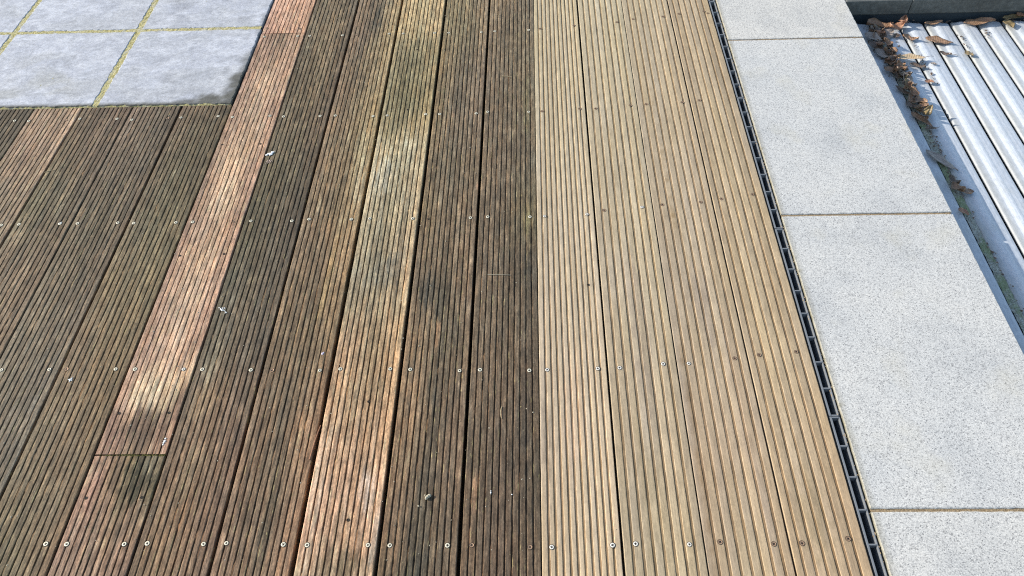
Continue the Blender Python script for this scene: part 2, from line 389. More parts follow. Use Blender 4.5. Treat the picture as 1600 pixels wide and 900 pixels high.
dk = [
 ('blackish green-grey deck board right of the pink one, with white bird droppings',
  K(380, (0,(107,97,79),(113,101,81),(97,87,73)), (50,(107,97,79),(127,111,85),(99,87,71)), (120,(97,87,69),(121,105,79),(101,87,71)), (200,(101,91,73),(101,89,69),(103,87,69)), (280,(97,89,67),(95,87,69),(93,83,67)), (380,(97,91,71),(95,87,71),(89,79,67)), (450,(95,89,73),(101,91,75),(91,81,69)), (540,(97,91,75),(105,95,79),(93,83,71)), (600,(107,95,79),(121,101,79),(105,89,75)), (700,(113,95,77),(125,101,77),(113,91,75)), (800,(117,97,75),(127,101,75),(117,93,75)), (900,(115,95,71),(129,103,77),(115,93,75))),
  [Pt(330, 570, .02, .05, (172, 156, 124), .55), Pt(300, 730, .02, .06, (170, 146, 110), .5), Pt(315, 630, .02, .05, (160, 134, 98), .5), Pt(390, 620, .012, .08, (150, 126, 96), .5), Pt(360, 775, .01, .04, (200, 164, 120), .5), Pt(440, 100, .03, .1, (140, 122, 88), .4)], 1.),
 ('plain mid-brown board, third right of the bare pink one, split along its right edge',
  K(480, (0,(132,114,94),(108,98,82),(168,148,108)), (60,(130,110,90),(106,94,78),(156,138,98)), (110,(124,106,86),(118,104,80),(162,142,104)), (180,(132,110,88),(120,104,78),(150,132,92)), (250,(130,110,86),(126,110,82),(164,142,100)), (330,(122,104,80),(120,102,76),(150,130,94)), (400,(124,106,84),(120,100,76),(154,126,88)), (440,(124,104,80),(116,98,74),(150,124,86)), (520,(118,100,78),(114,98,74),(130,108,78)), (580,(120,100,78),(110,94,72),(130,104,76)), (700,(128,104,80),(106,90,70),(144,112,82)), (800,(124,100,78),(112,94,74),(142,110,82)), (900,(128,102,80),(112,94,74),(146,112,84))),
  [Pt(515, 430, .012, .16, (186, 154, 104), .7), Pt(548, 470, .008, .16, (206, 184, 140), .8), Pt(565, 240, .02, .10, (190, 172, 130), .7), Pt(560, 290, .012, .06, (206, 188, 150), .6), Pt(445, 650, .012, .12, (84, 74, 60), .6), Pt(420, 800, .014, .10, (82, 76, 58), .55), Pt(590, 30, .02, .07, (84, 80, 68), .7), Pt(500, 315, .008, .03, (206, 176, 132), .6), Pt(520, 100, .02, .1, (176, 154, 110), .4)], .5),
 ('golden-tan board with pale bleached patch at top and reddish bare wood below',
  K(570, (0,(186,162,118),(166,152,112),(196,172,126)), (40,(176,154,108),(160,146,108),(188,164,120)), (80,(128,118,88),(122,116,86),(150,136,98)), (150,(124,116,84),(112,106,76),(142,128,90)), (200,(138,128,94),(120,112,84),(166,148,104)), (230,(178,164,130),(164,152,118),(190,172,132)), (300,(176,166,138),(154,146,118),(184,164,128)), (360,(160,150,124),(146,136,108),(176,152,116)), (420,(142,136,116),(132,124,102),(184,158,122)), (480,(156,138,108),(142,126,98),(188,160,118)), (540,(170,140,108),(156,132,96),(196,160,116)), (620,(180,146,110),(150,124,90),(188,150,108)), (700,(194,158,126),(168,134,102),(196,156,114)), (780,(196,156,128),(176,140,110),(200,158,122)), (850,(190,152,124),(166,134,104),(196,154,120)), (900,(176,150,124),(140,118,92),(190,158,126))),
  [Pt(630, 235, .05, .06, (214, 200, 160), .75), Pt(600, 275, .035, .06, (204, 196, 170), .7), Pt(640, 225, .03, .04, (220, 206, 168), .6), Pt(610, 420, .03, .06, (122, 118, 104), .6), Pt(500, 745, .012, .12, (220, 192, 160), .6), Pt(545, 880, .05, .025, (98, 90, 64), .6), Pt(535, 800, .01, .06, (104, 88, 60), .5), Pt(575, 770, .01, .05, (226, 200, 176), .6), Pt(585, 850, .012, .05, (228, 200, 170), .5), Pt(566, 755, .006, .04, (230, 206, 186), .4)], .3),
 ('dull brown board, second left of the straight cleaning line, carrying a pale chip',
  K(660, (0,(142,130,98),(134,122,92),(128,112,92)), (40,(124,114,86),(124,114,86),(132,116,92)), (100,(136,118,84),(108,98,80),(120,104,86)), (180,(134,116,82),(112,100,82),(118,102,84)), (260,(120,104,80),(104,94,76),(114,100,80)), (340,(124,108,80),(112,98,78),(122,104,82)), (400,(122,104,80),(110,96,76),(120,102,80)), (450,(116,100,80),(88,82,68),(118,100,80)), (520,(148,122,90),(96,88,72),(120,102,80)), (600,(150,122,90),(98,88,72),(118,98,76)), (700,(146,118,86),(92,82,68),(118,98,78)), (780,(144,112,80),(88,80,66),(114,96,76)), (850,(138,108,78),(92,82,66),(114,96,76)), (900,(120,100,74),(86,80,66),(116,98,78))),
  [Pt(668, 455, .02, .05, (76, 74, 64), .6), Pt(655, 880, .02, .06, (70, 68, 58), .5), Pt(684, 520, .006, .03, (196, 150, 108), .6), Pt(708, 180, .006, .02, (186, 140, 108), .7), Pt(746, 290, .005, .02, (206, 160, 122), .6), Pt(665, 200, .015, .04, (166, 148, 104), .4)], .7),
 ('dark umber board directly left of the straight cleaning line',
  K(790, (0,(124,110,88),(118,104,84),(104,96,80)), (60,(118,104,86),(112,100,80),(106,96,78)), (150,(114,100,82),(106,94,76),(110,100,80)), (250,(112,98,80),(108,94,76),(100,92,76)), (340,(106,92,74),(102,90,72),(106,98,70)), (420,(106,92,76),(100,88,72),(90,82,70)), (500,(108,94,76),(104,90,72),(84,76,64)), (600,(108,92,74),(104,88,70),(88,76,62)), (720,(102,88,70),(98,82,66),(82,72,58)), (820,(100,84,66),(98,82,66),(90,78,62)), (900,(106,88,68),(100,82,66),(92,78,62))),
  [Pt(825, 340, .012, .06, (140, 132, 82), .35), Pt(826, 430, .012, .07, (80, 74, 62), .6), Pt(742, 770, .006, .03, (176, 132, 94), .6), Pt(822, 170, .01, .15, (136, 128, 88), .5), Pt(818, 700, .012, .18, (72, 64, 54), .5)], .7)]
dk[1] = ('mid-brown board with golden right side and a splinter lifting near the bottom', dk[1][1], dk[1][2], dk[1][3])
zz = [-.0006, .0006, .001, -.0008, .0002]
for i in range(5):
    lab, keys, pa, mo = dk[i]
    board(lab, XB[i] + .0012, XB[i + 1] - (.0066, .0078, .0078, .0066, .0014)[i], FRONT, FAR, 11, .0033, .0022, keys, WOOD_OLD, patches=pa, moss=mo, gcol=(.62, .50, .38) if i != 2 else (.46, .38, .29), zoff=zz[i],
          ribvar=.07 if i == 4 else .1)
XC = [.0050, .1545, .3040, .4600, .5940]
ck = [
 ('cleaned pale board with eleven narrow ribs beside the dark umber one', 11, .0050, .0014, None, None,
  K(900, (0,(208,188,142),(214,194,150),(206,186,142)), (200,(204,184,142),(212,192,150),(204,184,142)), (450,(206,184,146),(214,192,152),(206,184,144)), (700,(206,182,144),(216,192,150),(214,188,146)), (900,(206,180,136),(218,192,148),(212,186,142)))),
 ('cleaned pale board with wide ribs, second from the straight cleaning line', 8, .0058, .0013, .0165, .0165,
  K(1000, (0,(208,188,144),(206,188,146),(206,188,144)), (250,(200,180,140),(206,186,144),(204,184,142)), (500,(200,178,138),(204,184,144),(206,184,140)), (700,(196,174,134),(202,180,140),(202,178,136)), (900,(188,168,128),(202,180,136),(204,180,136)))),
 ('cleaned pale board with a seam of brown dirt at its left edge, third of four', 8, .0056, .0010, .0185, .0165,
  K(1080, (0,(204,182,138),(206,186,144),(204,182,140)), (250,(198,176,136),(202,180,140),(202,178,136)), (500,(200,176,136),(202,180,140),(198,174,132)), (700,(198,172,132),(204,178,138),(200,174,132)), (900,(196,170,130),(202,178,134),(202,174,132)))),
 ('narrower cleaned board on the deck edge along the black drain', 7, .0052, .0011, .0150, .0200,
  K(1180, (0,(198,174,132),(198,176,136),(192,168,126)), (250,(200,176,134),(200,178,136),(192,168,126)), (500,(204,178,134),(206,182,138),(194,168,124)), (700,(202,176,134),(206,180,136),(194,166,122)), (900,(202,174,130),(206,178,134),(192,164,122))))]
for i in range(4):
    lab, rb, gw, dp, fi, la, keys = ck[i]
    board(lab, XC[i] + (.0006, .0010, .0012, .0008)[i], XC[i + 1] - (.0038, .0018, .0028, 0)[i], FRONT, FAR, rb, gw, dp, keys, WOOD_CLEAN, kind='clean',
          gcol=(.62, .53, .43), ribvar=.11, first=fi, last=la, zoff=(0, .0006, 0, .0004)[i], group='cleaned deck boards',
          patches=[[Pt(856, 720, .010, .16, (150, 132, 112), .6), Pt(862, 120, .012, .3, (176, 158, 128), .5), Pt(900, 640, .03, .12, (216, 186, 158), .5)], [Pt(1000, 520, .02, .16, (164, 146, 126), .6), Pt(960, 250, .012, .3, (166, 148, 120), .5), Pt(1020, 800, .02, .15, (170, 152, 120), .5), Pt(980, 430, .02, .1, (172, 152, 130), .5)], [Pt(1095, 480, .03, .12, (178, 158, 136), .6), Pt(1046, 300, .006, .5, (150, 122, 82), .6), Pt(1090, 700, .006, .3, (150, 120, 84), .6), Pt(1160, 640, .02, .2, (184, 160, 134), .5)], [Pt(1262, 800, .03, .1, (170, 148, 112), .5), Pt(1200, 420, .02, .2, (184, 160, 130), .5), Pt(1225, 560, .02, .05, (168, 150, 124), .4)]][i])
for o, x0, x1, y0, y1, k in BOARDS:
    for q in ('x0', 'x1', 'y0', 'y1'): del o[q]

# ------------------------------------------------------------------ screws
def disc_rings(rs, n=20):
    vs = []; fs = []
    for r, z in rs:
        for k in range(n):
            a = 2 * math.pi * k / n; vs.append((r * math.cos(a), r * math.sin(a), z))
    for j in range(len(rs) - 1):
        for k in range(n):
            a = j * n + k; b = j * n + (k + 1) % n; fs.append((a, b, b + n, a + n))
    return vs, fs
def screw_mesh(name, mat, sink=0., ring=.0058, slot=.0026):
    rs = [(ring, .0003), (.0046, .00035), (.00455, .0007), (.0044, .0008 - sink * .5), (.0030, .0007 - sink * .5), (.0016, .0005 - sink * .5), (.0001, .0004 - sink * .5)]
    vs, fs = disc_rings(rs)
    mi = [0] * 40 + [1] * (len(fs) - 40)
    mi = [2 if k < 20 else 1 for k in range(len(fs))]
    zc = .00090 - sink * .5; h = .0008
    for a0, a1, b0, b1 in ((-slot, slot, -h, h), (-h, h, -slot, slot)):
        o = len(vs); vs += [(a0, b0, zc), (a1, b0, zc), (a1, b1, zc + (.00003 if a0 == -h else 0)), (a0, b1, zc + (.00003 if a0 == -h else 0))]
        vs[o + 1] = (a1, b0, zc + (.00003 if a0 == -h else 0)); vs[o] = (a0, b0, zc + (.00003 if a0 == -h else 0))
        fs.append((o, o + 1, o + 2, o + 3)); mi.append(0)  # dark cross laid on the head in place of a shaded recess
    me = bpy.data.meshes.new(name); me.from_pydata(vs, [], fs)
    for m_ in (SLOT, mat, GRIME_SHADE): me.materials.append(m_)
    me.polygons.foreach_set('material_index', mi); me.polygons.foreach_set('use_smooth', [True] * len(fs)); me.update(); return me
SC = {'zinc': screw_mesh('zinc_screw', ZINC), 'steel': screw_mesh('steel_screw', STEEL), 'rust': screw_mesh('rusty_screw', RUST, .0005, .0056)}
me = bpy.data.meshes.new('screw_hole')
v, f = disc_rings([(.0036, .0002), (.0028, .0009), (.0022, .0007), (.0018, .0004), (.0001, .0003)]); me.from_pydata(v, [], f)
me.materials.append(GRIME_SHADE); me.materials.append(SLOT); me.polygons.foreach_set('material_index', [0] * 40 + [1] * 40); me.update(); HOLE = me  # flat dark disc stands in for the shade inside the hole
rnd = random.Random(5)
def put(px, py, kind):
    x, y = at(px, py)
    for o, x0, x1, y0, y1, k in BOARDS:
        if x0 <= x <= x1 and y0 <= y <= y1:
            s = bpy.data.objects.new('screw_hole' if kind == 'hole' else 'screw', HOLE if kind == 'hole' else SC[kind])
            C.objects.link(s); s.parent = o; s.location = (x, y, .0003 + k); s.rotation_euler = (0, 0, rnd.random() * 3); q_ = rnd.uniform(.84, .96); s.scale = (q_, q_, rnd.uniform(.6, 1))
            if kind == 'hole': s['label'] = 'empty dark screw hole'
            if kind == 'rust': s['label'] = 'rusty sunken screw'
            if kind == 'hole': pass
            return
for (x, y) in [(72,850),(104,850),(194,850),(230,849),(318,850),(354,849),(443,851),(480,852),(575,852),(609,852),(699,852)]: put(x, y, 'zinc')
for (x, y) in [(862,855),(957,852),(993,850),(1077,851)]: put(x, y, 'steel')
for (x, y) in [(737,852),(828,855),(1125,847),(1209,850),(1253,849),(1325,842)]: put(x, y, 'rust')
for (x, y) in [(2,578),(77,577),(181,577),(211,577),(316,577),(392,578),(500,579),(532,577),(610,577),(641,577),(718,579),(750,578),(827,579)]: put(x, y, 'zinc')
for (x, y) in [(287,577),(855,578),(934,576),(968,575),(1036,569),(1076,568)]: put(x, y, 'steel')
for (x, y) in [(104,577),(425,579),(1148,560),(1186,555),(1244,550)]: put(x, y, 'rust')
for (x, y) in [(2,352),(30,351),(94,350),(121,349),(184,348),(209,349),(275,348),(301,347),(392,345),(456,345),(483,343),(549,343),(578,342),(645,342),(735,340),(762,339),(828,339)]: put(x, y, 'zinc')
for (x, y) in [(851,338),(917,335),(1003,324)]: put(x, y, 'steel')
for (x, y) in [(366,346),(944,329),(1035,320),(1095,316),(1127,311),(1176,304)]: put(x, y, 'rust')
for (x, y) in [(23,189),(45,189),(125,186),(183,186),(206,187),(283,184),(341,182),(363,183),(422,181),(443,182),(500,181),(524,181),(583,182),(605,181),(665,179),(687,178),(744,177),(762,175),(826,175)]: put(x, y, 'zinc')
for (x, y) in [(103,188),(262,185),(847,174),(906,170),(931,170),(985,165),(1010,163),(1066,160),(1093,157),(1150,152)]: put(x, y, 'rust')
for (x, y) in [(413,57.5),(465,56.5),(484,56),(535,55),(608,53),(630,53),(679,52),(701,51),(752,50),(773,49),(826,47)]: put(x, y, 'zinc')
for (x, y) in [(418,44),(469,45),(556,55),(844,45),(897,40),(964,35),(989,30),(1036,26),(1061,22),(1100,18),(1106,21)]: put(x, y, 'rust')
for (x, y) in [(576,628),(544,813),(652,78),(637,172),(669,342),(186,646),(264,645),(134,778),(221,777),(347,226),(407,225),(281,399.5),(350,397),(919,445)]: put(x, y, 'hole')

# ------------------------------------------------------------------ slabs
def slab(name, x0, x1, y0, y1, z0, z1, mat, colfn, step=.008, jit=.0008, zj=.0006, seed=1, rnd_=.002):
    xs = np.linspace(x0, x1, max(2, int((x1 - x0) / step) + 1)); yy = np.linspace(y0, y1, max(2, int((y1 - y0) / step) + 1))
    XX, YY = np.meshgrid(xs, yy); n = len(xs); m = len(yy)
    ed = np.minimum(np.minimum(XX - x0, x1 - XX), np.minimum(YY - y0, y1 - YY))
    ZZ = z1 + (fb(XX * 14, YY * 14, seed, 3) - .5) * zj - np.where(ed < 1e-6, rnd_ * .7, np.where(ed < step * 1.1, 0.0, 0))
    jx = (fb(YY * 150, XX * 0, seed + 3, 2) - .5) * jit * 2; jy = (fb(XX * 150, YY * 0, seed + 4, 2) - .5) * jit * 2
    XX = XX + np.where((np.abs(XX - x0) < 1e-6) | (np.abs(XX - x1) < 1e-6), jx, 0)
    YY = YY + np.where((np.abs(YY - y0) < 1e-6) | (np.abs(YY - y1) < 1e-6), jy, 0)
    # pull the second ring of vertices close to the edge for a crisp small arris
    for k, (a, b) in enumerate(((0, 1), (-1, -2))):
        s = 1 if k == 0 else -1
        XX[:, b] = XX[:, a] + s * rnd_; YY[b, :] = YY[a, :] + s * rnd_
    V = np.stack([XX, YY, ZZ], -1).reshape(-1, 3)
    col = colfn(XX, YY).reshape(-1, 3)
    I = np.arange(n * m).reshape(m, n)
    Q = [np.stack([I[:-1, :-1], I[:-1, 1:], I[1:, 1:], I[1:, :-1]], -1).reshape(-1, 4)]
    per = np.concatenate([I[0, :-1], I[:-1, -1], I[-1, ::-1][:-1], I[::-1, 0][:-1]])
    low = V[per].copy(); low[:, 2] = z0; o = len(V); p = len(per)
    V = np.vstack([V, low]); sidec = colfn(low[:, 0], low[:, 1], True); col = np.vstack([col, sidec])
    k = np.arange(p); k2 = (k + 1) % p
    Q.append(np.stack([o + k, o + k2, per[k2], per[k]], -1))
    return bigmesh(name, V, np.vstack(Q), mat, None, None, col, ngons=([o + i for i in range(p)][::-1],), smooth=False)
def gcolf(X, Y, side=False):
    e = np.where(X < .6250, 1., np.where(X < .6275, .55, 0.)) * (.75 + .25 * vn(Y * 40, 0, 7))
    if side: e = np.where(X < .66, 1.0, .12) + np.zeros_like(X)
    return np.stack([e, e, e], -1)
SX0, SX1 = .6235, 1.050
gl = ['grey speckled granite slab at the bottom right corner of the picture', 'large grey speckled granite slab between the two lower joints',
      'grey speckled granite slab with faint yellowish stains, between the two upper joints', 'grey speckled granite slab at the top, beside the stone pool edge']
for i, (a, b) in enumerate(((-.185, .6085), (.6150, 1.3920), (1.3990, 2.1840), (2.1910, 2.98))):
    o = slab('paving_slab', SX0, SX1, a, b, -.045, 0, GRANITE, gcolf, seed=20 + i, jit=.0009)
    tag(o, gl[i], 'paving slab', 'granite slabs beside the deck')
boxes('mortar', [(SX0 + .002, SX1 - .004, -.2, 2.99, -.35, -.003)], SAND)['kind'] = 'structure'
# left: pale blue-grey limestone
def lcolf(X, Y, side=False):
    base = A(198, 200, 208); wh = A(232, 233, 238); be = A(176, 174, 162); dk_ = A(88, 86, 76) * (.6 + .9 * fb(X * 70, Y * 70, 99, 4))[..., None]
    wx = X + (fb(X * 9, Y * 9, 3, 3) - .5) * .12; wy = Y + (fb(X * 9, Y * 9, 8, 3) - .5) * .12
    n1 = sstep(.42, .64, fb(wx * 26, wy * 44, 11, 5))[..., None]; n2 = sstep(.42, .66, fb(wx * 5, wy * 9, 21, 4))[..., None]; n3 = sstep(.52, .74, fb(wx * 30, wy * 60, 31, 5))[..., None]
    c = base * (1 - n1 * .45) + wh * n1 * .45
    low = (sstep(2.25, 1.95, Y) * sstep(-1.35, -1.5, X))[..., None]
    c = c * (1 - n2 * .5 * (.4 + .6 * low)) + be * n2 * .5 * (.4 + .6 * low)
    c = c * (1 - n3 * .16)
    far = (sstep(2.36, 2.5, Y) * sstep(-1.32, -1.22, X) * sstep(-1.0, -1.1, X))[..., None] * sstep(.4, .6, fb(wx * 14, wy * 26, 41, 4))[..., None]
    c = c * (1 - far * .3)
    # dark algae along the deck edge, widest at the corner
    d1 = (X * -1 - .911); d2 = Y - 1.903; nn = (fb(X * 30, Y * 30, 51, 4) - .5)
    wid = .020 + .050 * sstep(2.12, 1.93, Y); wid2 = .010 + .062 * sstep(-1.16, -.95, X)
    k1 = 1 - sstep(.1, 1.15, d1 / wid + nn * 1.6); k2 = 1 - sstep(.1, 1.15, d2 / wid2 + nn * 1.6)
    k1 = k1 * (.55 + .45 * sstep(2.2, 2.0, Y)) * sstep(.3, .55, fb(X * 0 + 1, Y * 9, 57, 2) + .25 * sstep(2.15, 2.0, Y))
    kk = (np.clip(np.maximum(k1, k2), 0, 1) * .93)[..., None]
    c = c * (1 - kk) + dk_ * kk
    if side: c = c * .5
    return c
pl = {(0, 0): 'grey-blue limestone slab with a dark algae-stained corner against the pinkish board', (1, 0): 'grey-blue limestone slab directly left of the one with the stained corner',
      (2, 0): 'grey-blue limestone slab showing only a corner at the left border of the picture', (0, 1): 'far grey-blue limestone slab beside the clean salmon-pink board',
      (1, 1): 'far limestone slab with brownish smears, in the middle of the far row', (2, 1): 'far limestone slab in the top left corner of the picture'}
px_ = [(-1.3205, -.9110), (-1.7500, -1.3390), (-2.18, -1.7665)]
py_ = [(1.9025, 2.3080), (2.3240, 2.7300)]
for j in range(2):
    for i in range(3):
        o = slab('paving_slab', px_[i][0], px_[i][1], py_[j][0], py_[j][1], -.04, .004, LIME, lcolf, seed=40 + i + 3 * j, jit=.0032, zj=.0016)
        tag(o, pl[(i, j)], 'paving slab', 'limestone slabs in the corner of the deck')
# bedding and joints, a rough raised fillet
xs = np.arange(-2.19, -.9115, .006); yy = np.arange(1.8985, 2.75, .006); XX, YY = np.meshgrid(xs, yy)
ZZ = .0027 + (fb(XX * 120, YY * 120, 77, 3) - .5) * .0028 - .004 * (YY < 1.903)
V = np.stack([XX, YY, ZZ], -1).reshape(-1, 3); I = np.arange(len(xs) * len(yy)).reshape(len(yy), len(xs))
Q = np.stack([I[:-1, :-1], I[:-1, 1:], I[1:, 1:], I[1:, :-1]], -1).reshape(-1, 4)
bigmesh('mortar', V, Q, MOSSY)['kind'] = 'structure'

# ------------------------------------------------------------------ drain channel
dl = ['first black plastic drain section at the bottom edge, nearest the viewer', 'second black plastic drain section from the bottom, beside the largest granite slab',
      'third black plastic drain section from the bottom, ending at the upper slab joint height', 'fourth black plastic drain section from the bottom, beside the uppermost slab joint', 'last black plastic drain section at the top edge of the picture']
DX0, DX1 = .5985, .6195
yj = [.2787, .8147, 1.3510, 1.8880, 2.4250, 2.962]
first_d = None
for i in range(5):
    a, b = yj[i] + .0008, yj[i + 1] - .0008
    root = bpy.data.objects.new('drain_channel', None); C.objects.link(root); root.location = (DX0, a, 0)
    tag(root, dl[i], 'drain', 'black slotted drain sections')
    L = b - a; z1 = -.0018; rz = -.05
    if first_d is None:
        r1 = boxes('side_rail', [(0, .0042, 0, L, rz, z1)], PLASTIC, root, .0005)
        r2 = boxes('side_rail', [(.0186, .021, 0, L, rz, z1 - .001)], PLASTIC, root, .0004)
        bs = []
        fl = boxes('channel_floor', [(.0043, .0185, 0, L, rz, rz + .003)], SLOT, root)
        st = boxes('rib', [(.00425, .01855, 0, .0030, -.016, z1 - .0004)], PLASTIC, root, .0003)
        st.location = (0, 0, 0); proto = [r1, r2, fl]; ribm = st.data; mods = True
        ribs_ = [st]
        first_d = root
    else:
        for q in proto:
            c = q.copy(); C.objects.link(c); c.parent = root
    for k in range(9):
        if i == 0 and k == 0: continue
        yk = 0 if k == 0 else (L - .003 if k == 8 else k * L / 8 - .0015)
        c = st.copy(); C.objects.link(c); c.parent = root; c.location = (0, yk, 0)

# ------------------------------------------------------------------ pool: cover slats, edge, water
CD = -.075
def water():
    t = NT('pool_water'); p = t.coord(src='Geo'); a = t.noise(p, 14, 2, .5); t.bump(a, .2, .01)
    return t.fin((.010, .016, .024), .08, .5)
mesh('water', [(.6, -1.5, -.115), (4.5, -1.5, -.115), (4.5, 2.45, -.115), (.6, 2.45, -.115)], [(0, 1, 2, 3)], water())['kind'] = 'structure'
def pvc():
    t = NT('frosted_pvc_slat'); p = t.coord(); g = t.coord(src='Geo')
    a = t.noise(t.coord((120, 60, 90)), 1, 4, .65); b = t.noise(g, 9, 3, .5); at_ = t.n('ShaderNodeAttribute', attribute_name='stain')  # slat colours, painted crest highlight included
    c = t.mix(at_.outputs['Color'], t.ramp(a, [(.36, .90), (.64, 1.08)]), 1, 'MULTIPLY')
    c = t.mix(c, (.36, .35, .28), t.ramp(b, [(.52, 0.), (.8, .35)]))
    t.bump(a, .35, .0015)
    t.b.inputs['Transmission Weight'].default_value = 0.0
    t.b.inputs['Subsurface Weight'].default_value = .0
    return t.fin(c, .33, .5)
PVC = pvc()
END = plain('slat_end_cap', (.30, .34, .38), .4)
def slat_obj():
    wd = .0775
    prof = [(0, -.012), (0, -.0065), (.02, -.0045), (.05, -.0034), (.10, -.0030), (.26, -.0024), (.34, -.0006), (.40, .0002), (.50, .0004), (.56, -.0001), (.62, -.0009), (.67, -.0011), (.73, -.0012), (.79, -.0017), (.88, -.0022), (.95, -.0032), (.985, -.0050), (1, -.0070), (1, -.012)]
    X = np.array([p[0] * wd for p in prof]); Z = np.array([p[1] for p in prof]); n = len(X)
    Y = np.arange(-.012, -3.2, -.03)[::-1]; Y = np.concatenate([Y, [-.006, -.002, 0]]); m = len(Y)
    XX, YY = np.meshgrid(X, Y); ZZ = np.tile(Z, (m, 1))
    e = sstep(-.010, 0, YY); ZZ = ZZ - e * .004
    XX = XX + (X.mean() - XX) * e * .06
    U = XX / wd
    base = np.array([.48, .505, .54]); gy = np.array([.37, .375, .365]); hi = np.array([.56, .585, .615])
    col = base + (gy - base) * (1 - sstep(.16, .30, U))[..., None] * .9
    k = (sstep(.30, .36, U) * (1 - sstep(.54, .6, U)))[..., None]; col = col * (1 - k) + hi * k  # crest highlight painted in as a lighter band of slat colour
    V = np.stack([XX, YY, ZZ], -1).reshape(-1, 3)
    a = (np.arange(m - 1)[:, None] * n + np.arange(n)[None, :]); b = (np.arange(m - 1)[:, None] * n + (np.arange(n)[None, :] + 1) % n)
    Q = np.stack([a, b, b + n, a + n], -1).reshape(-1, 4)[:, ::-1]
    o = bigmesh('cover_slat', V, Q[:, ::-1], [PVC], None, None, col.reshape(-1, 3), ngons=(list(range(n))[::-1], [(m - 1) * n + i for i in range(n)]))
    return o
sl0 = slat_obj()
TILT = -.012                                   # the slats run very slightly askew to the slabs
gap1 = (1.2365, 1.552)                         # first black gap, centre
PITCH = .0868
sls = ['pale blue-grey pool cover slat tucked under the granite slabs, half hidden', 'pool cover slat right of the leaf-filled groove, mostly in blue shade', 'first sunlit pool cover slat, a small brown leaf lying near its far end',
       'second sunlit pool cover slat, with the pointed brown leaf lying on it', 'third sunlit pool cover slat from the leaf-filled groove', 'fourth sunlit pool cover slat, brown leaf heap at its far end', 'fifth sunlit pool cover slat, in the top right corner', ]
sls += ['pool cover slat right of the fifth sunlit one, barely inside the picture', 'pool cover slat further right beyond the picture', ]
YE = 2.392
for i in range(12):
    o = sl0 if i == 0 else sl0.copy()
    if i: C.objects.link(o)
    # i = 1 is the slat that ends at gap1
    xg = gap1[0] + (i - 2) * PITCH + .0028 + (YE - gap1[1]) * -TILT
    if i == 0: xg -= .006
    o.location = (xg + (0.006 if i == 1 else 0), YE - (0, .001, .000, .002, .001, 0, .002, .001, 0, 0, 0, 0)[i], CD); o.rotation_euler = (0, 0, TILT)
    if i == 1: o.scale = (.93, 1, 1)
    tag(o, sls[min(i, 8)], 'pool cover slat', 'pool cover slats' if i < 8 else 'pool cover slats outside the picture')
    if i > 8: o['label'] = sls[8]

def bluestone():
    t = NT('shade_darkened_stone'); p = t.coord(src='Geo'); a = t.noise(p, 60, 5, .7); b = t.noise(t.coord((5, 5, 40), src='Geo'), 1, 4, .6)
    c = t.ramp(a, [(.3, (.07, .074, .070)), (.7, (.155, .16, .15))]); c = t.mix(c, t.ramp(b, [(.3, .65), (.7, 1.15)]), 1, 'MULTIPLY')  # stone colour darkened all over to carry the shade of the coping face
    t.bump(a, .6, .002); return t.fin(c, .75, .3)
BST = bluestone()
cl_ = ['short stone pool coping with a dark shaded face, beside the granite slab', 'longer stone pool coping with a dark shaded face, in the top right corner', 'stone pool coping further right beyond the picture']
for i, (a, b) in enumerate(((1.053, 1.2730), (1.2737, 2.07), (2.0707, 2.87))):
    o = boxes('pool_coping', [(a, b, 2.400, 2.80, -.052, 0)], BST, None, .004)
    tag(o, cl_[i], 'pool coping', 'stone copings at the pool end')
NAVY = plain('navy_pool_liner', (.030, .042, .052), .6)
o = boxes('pool_wall', [(.80, 4.0, 2.408, 2.75, -1.6, -.0535)], NAVY); tag(o, 'dark navy pool wall below the stone coping', 'pool wall')
boxes('ground', [(.645, 1.046, -1.5, 2.404, -1.69, -.3505)], SOIL)['kind'] = 'structure'

# ------------------------------------------------------------------ silt and leaves in the groove
def gx(y, k=0):                                # centre line of the silt groove
    return 1.1480 + (y - 1.55) * -TILT + k
def silt():
    t = NT('wet_silt'); p = t.coord(src='Geo'); a = t.noise(p, 220, 4, .7); b = t.noise(p, 16, 3, .6)
    c = t.ramp(a, [(.3, (.11, .11, .09)), (.5, (.30, .31, .26)), (.7, (.55, .56, .50))])
    c = t.mix(c, (.16, .22, .07), t.ramp(b, [(.48, 0.), (.62, .65)]))
    t.bump(a, 1, .003); return t.fin(c, .5, .4)
Y = np.arange(.5, 2.385, .004); U = np.linspace(-1, 1, 9); UU, YY = np.meshgrid(U, Y)
XX = gx(YY) + UU * .0105 + (fb(UU * 2, YY * 60, 5, 3) - .5) * .004
ZZ = CD - .0034 - .0012 * UU ** 2 + (fb(UU * 4, YY * 110, 9, 3) - .5) * .004
V = np.stack([XX, YY, ZZ], -1).reshape(-1, 3); I = np.arange(9 * len(Y)).reshape(len(Y), 9)
o = bigmesh('silt', V, np.stack([I[:-1, :-1], I[:-1, 1:], I[1:, 1:], I[1:, :-1]], -1).reshape(-1, 4), silt()); tag(o, 'wet greenish grey silt filling the groove between two cover slats', 'silt', kind='stuff')

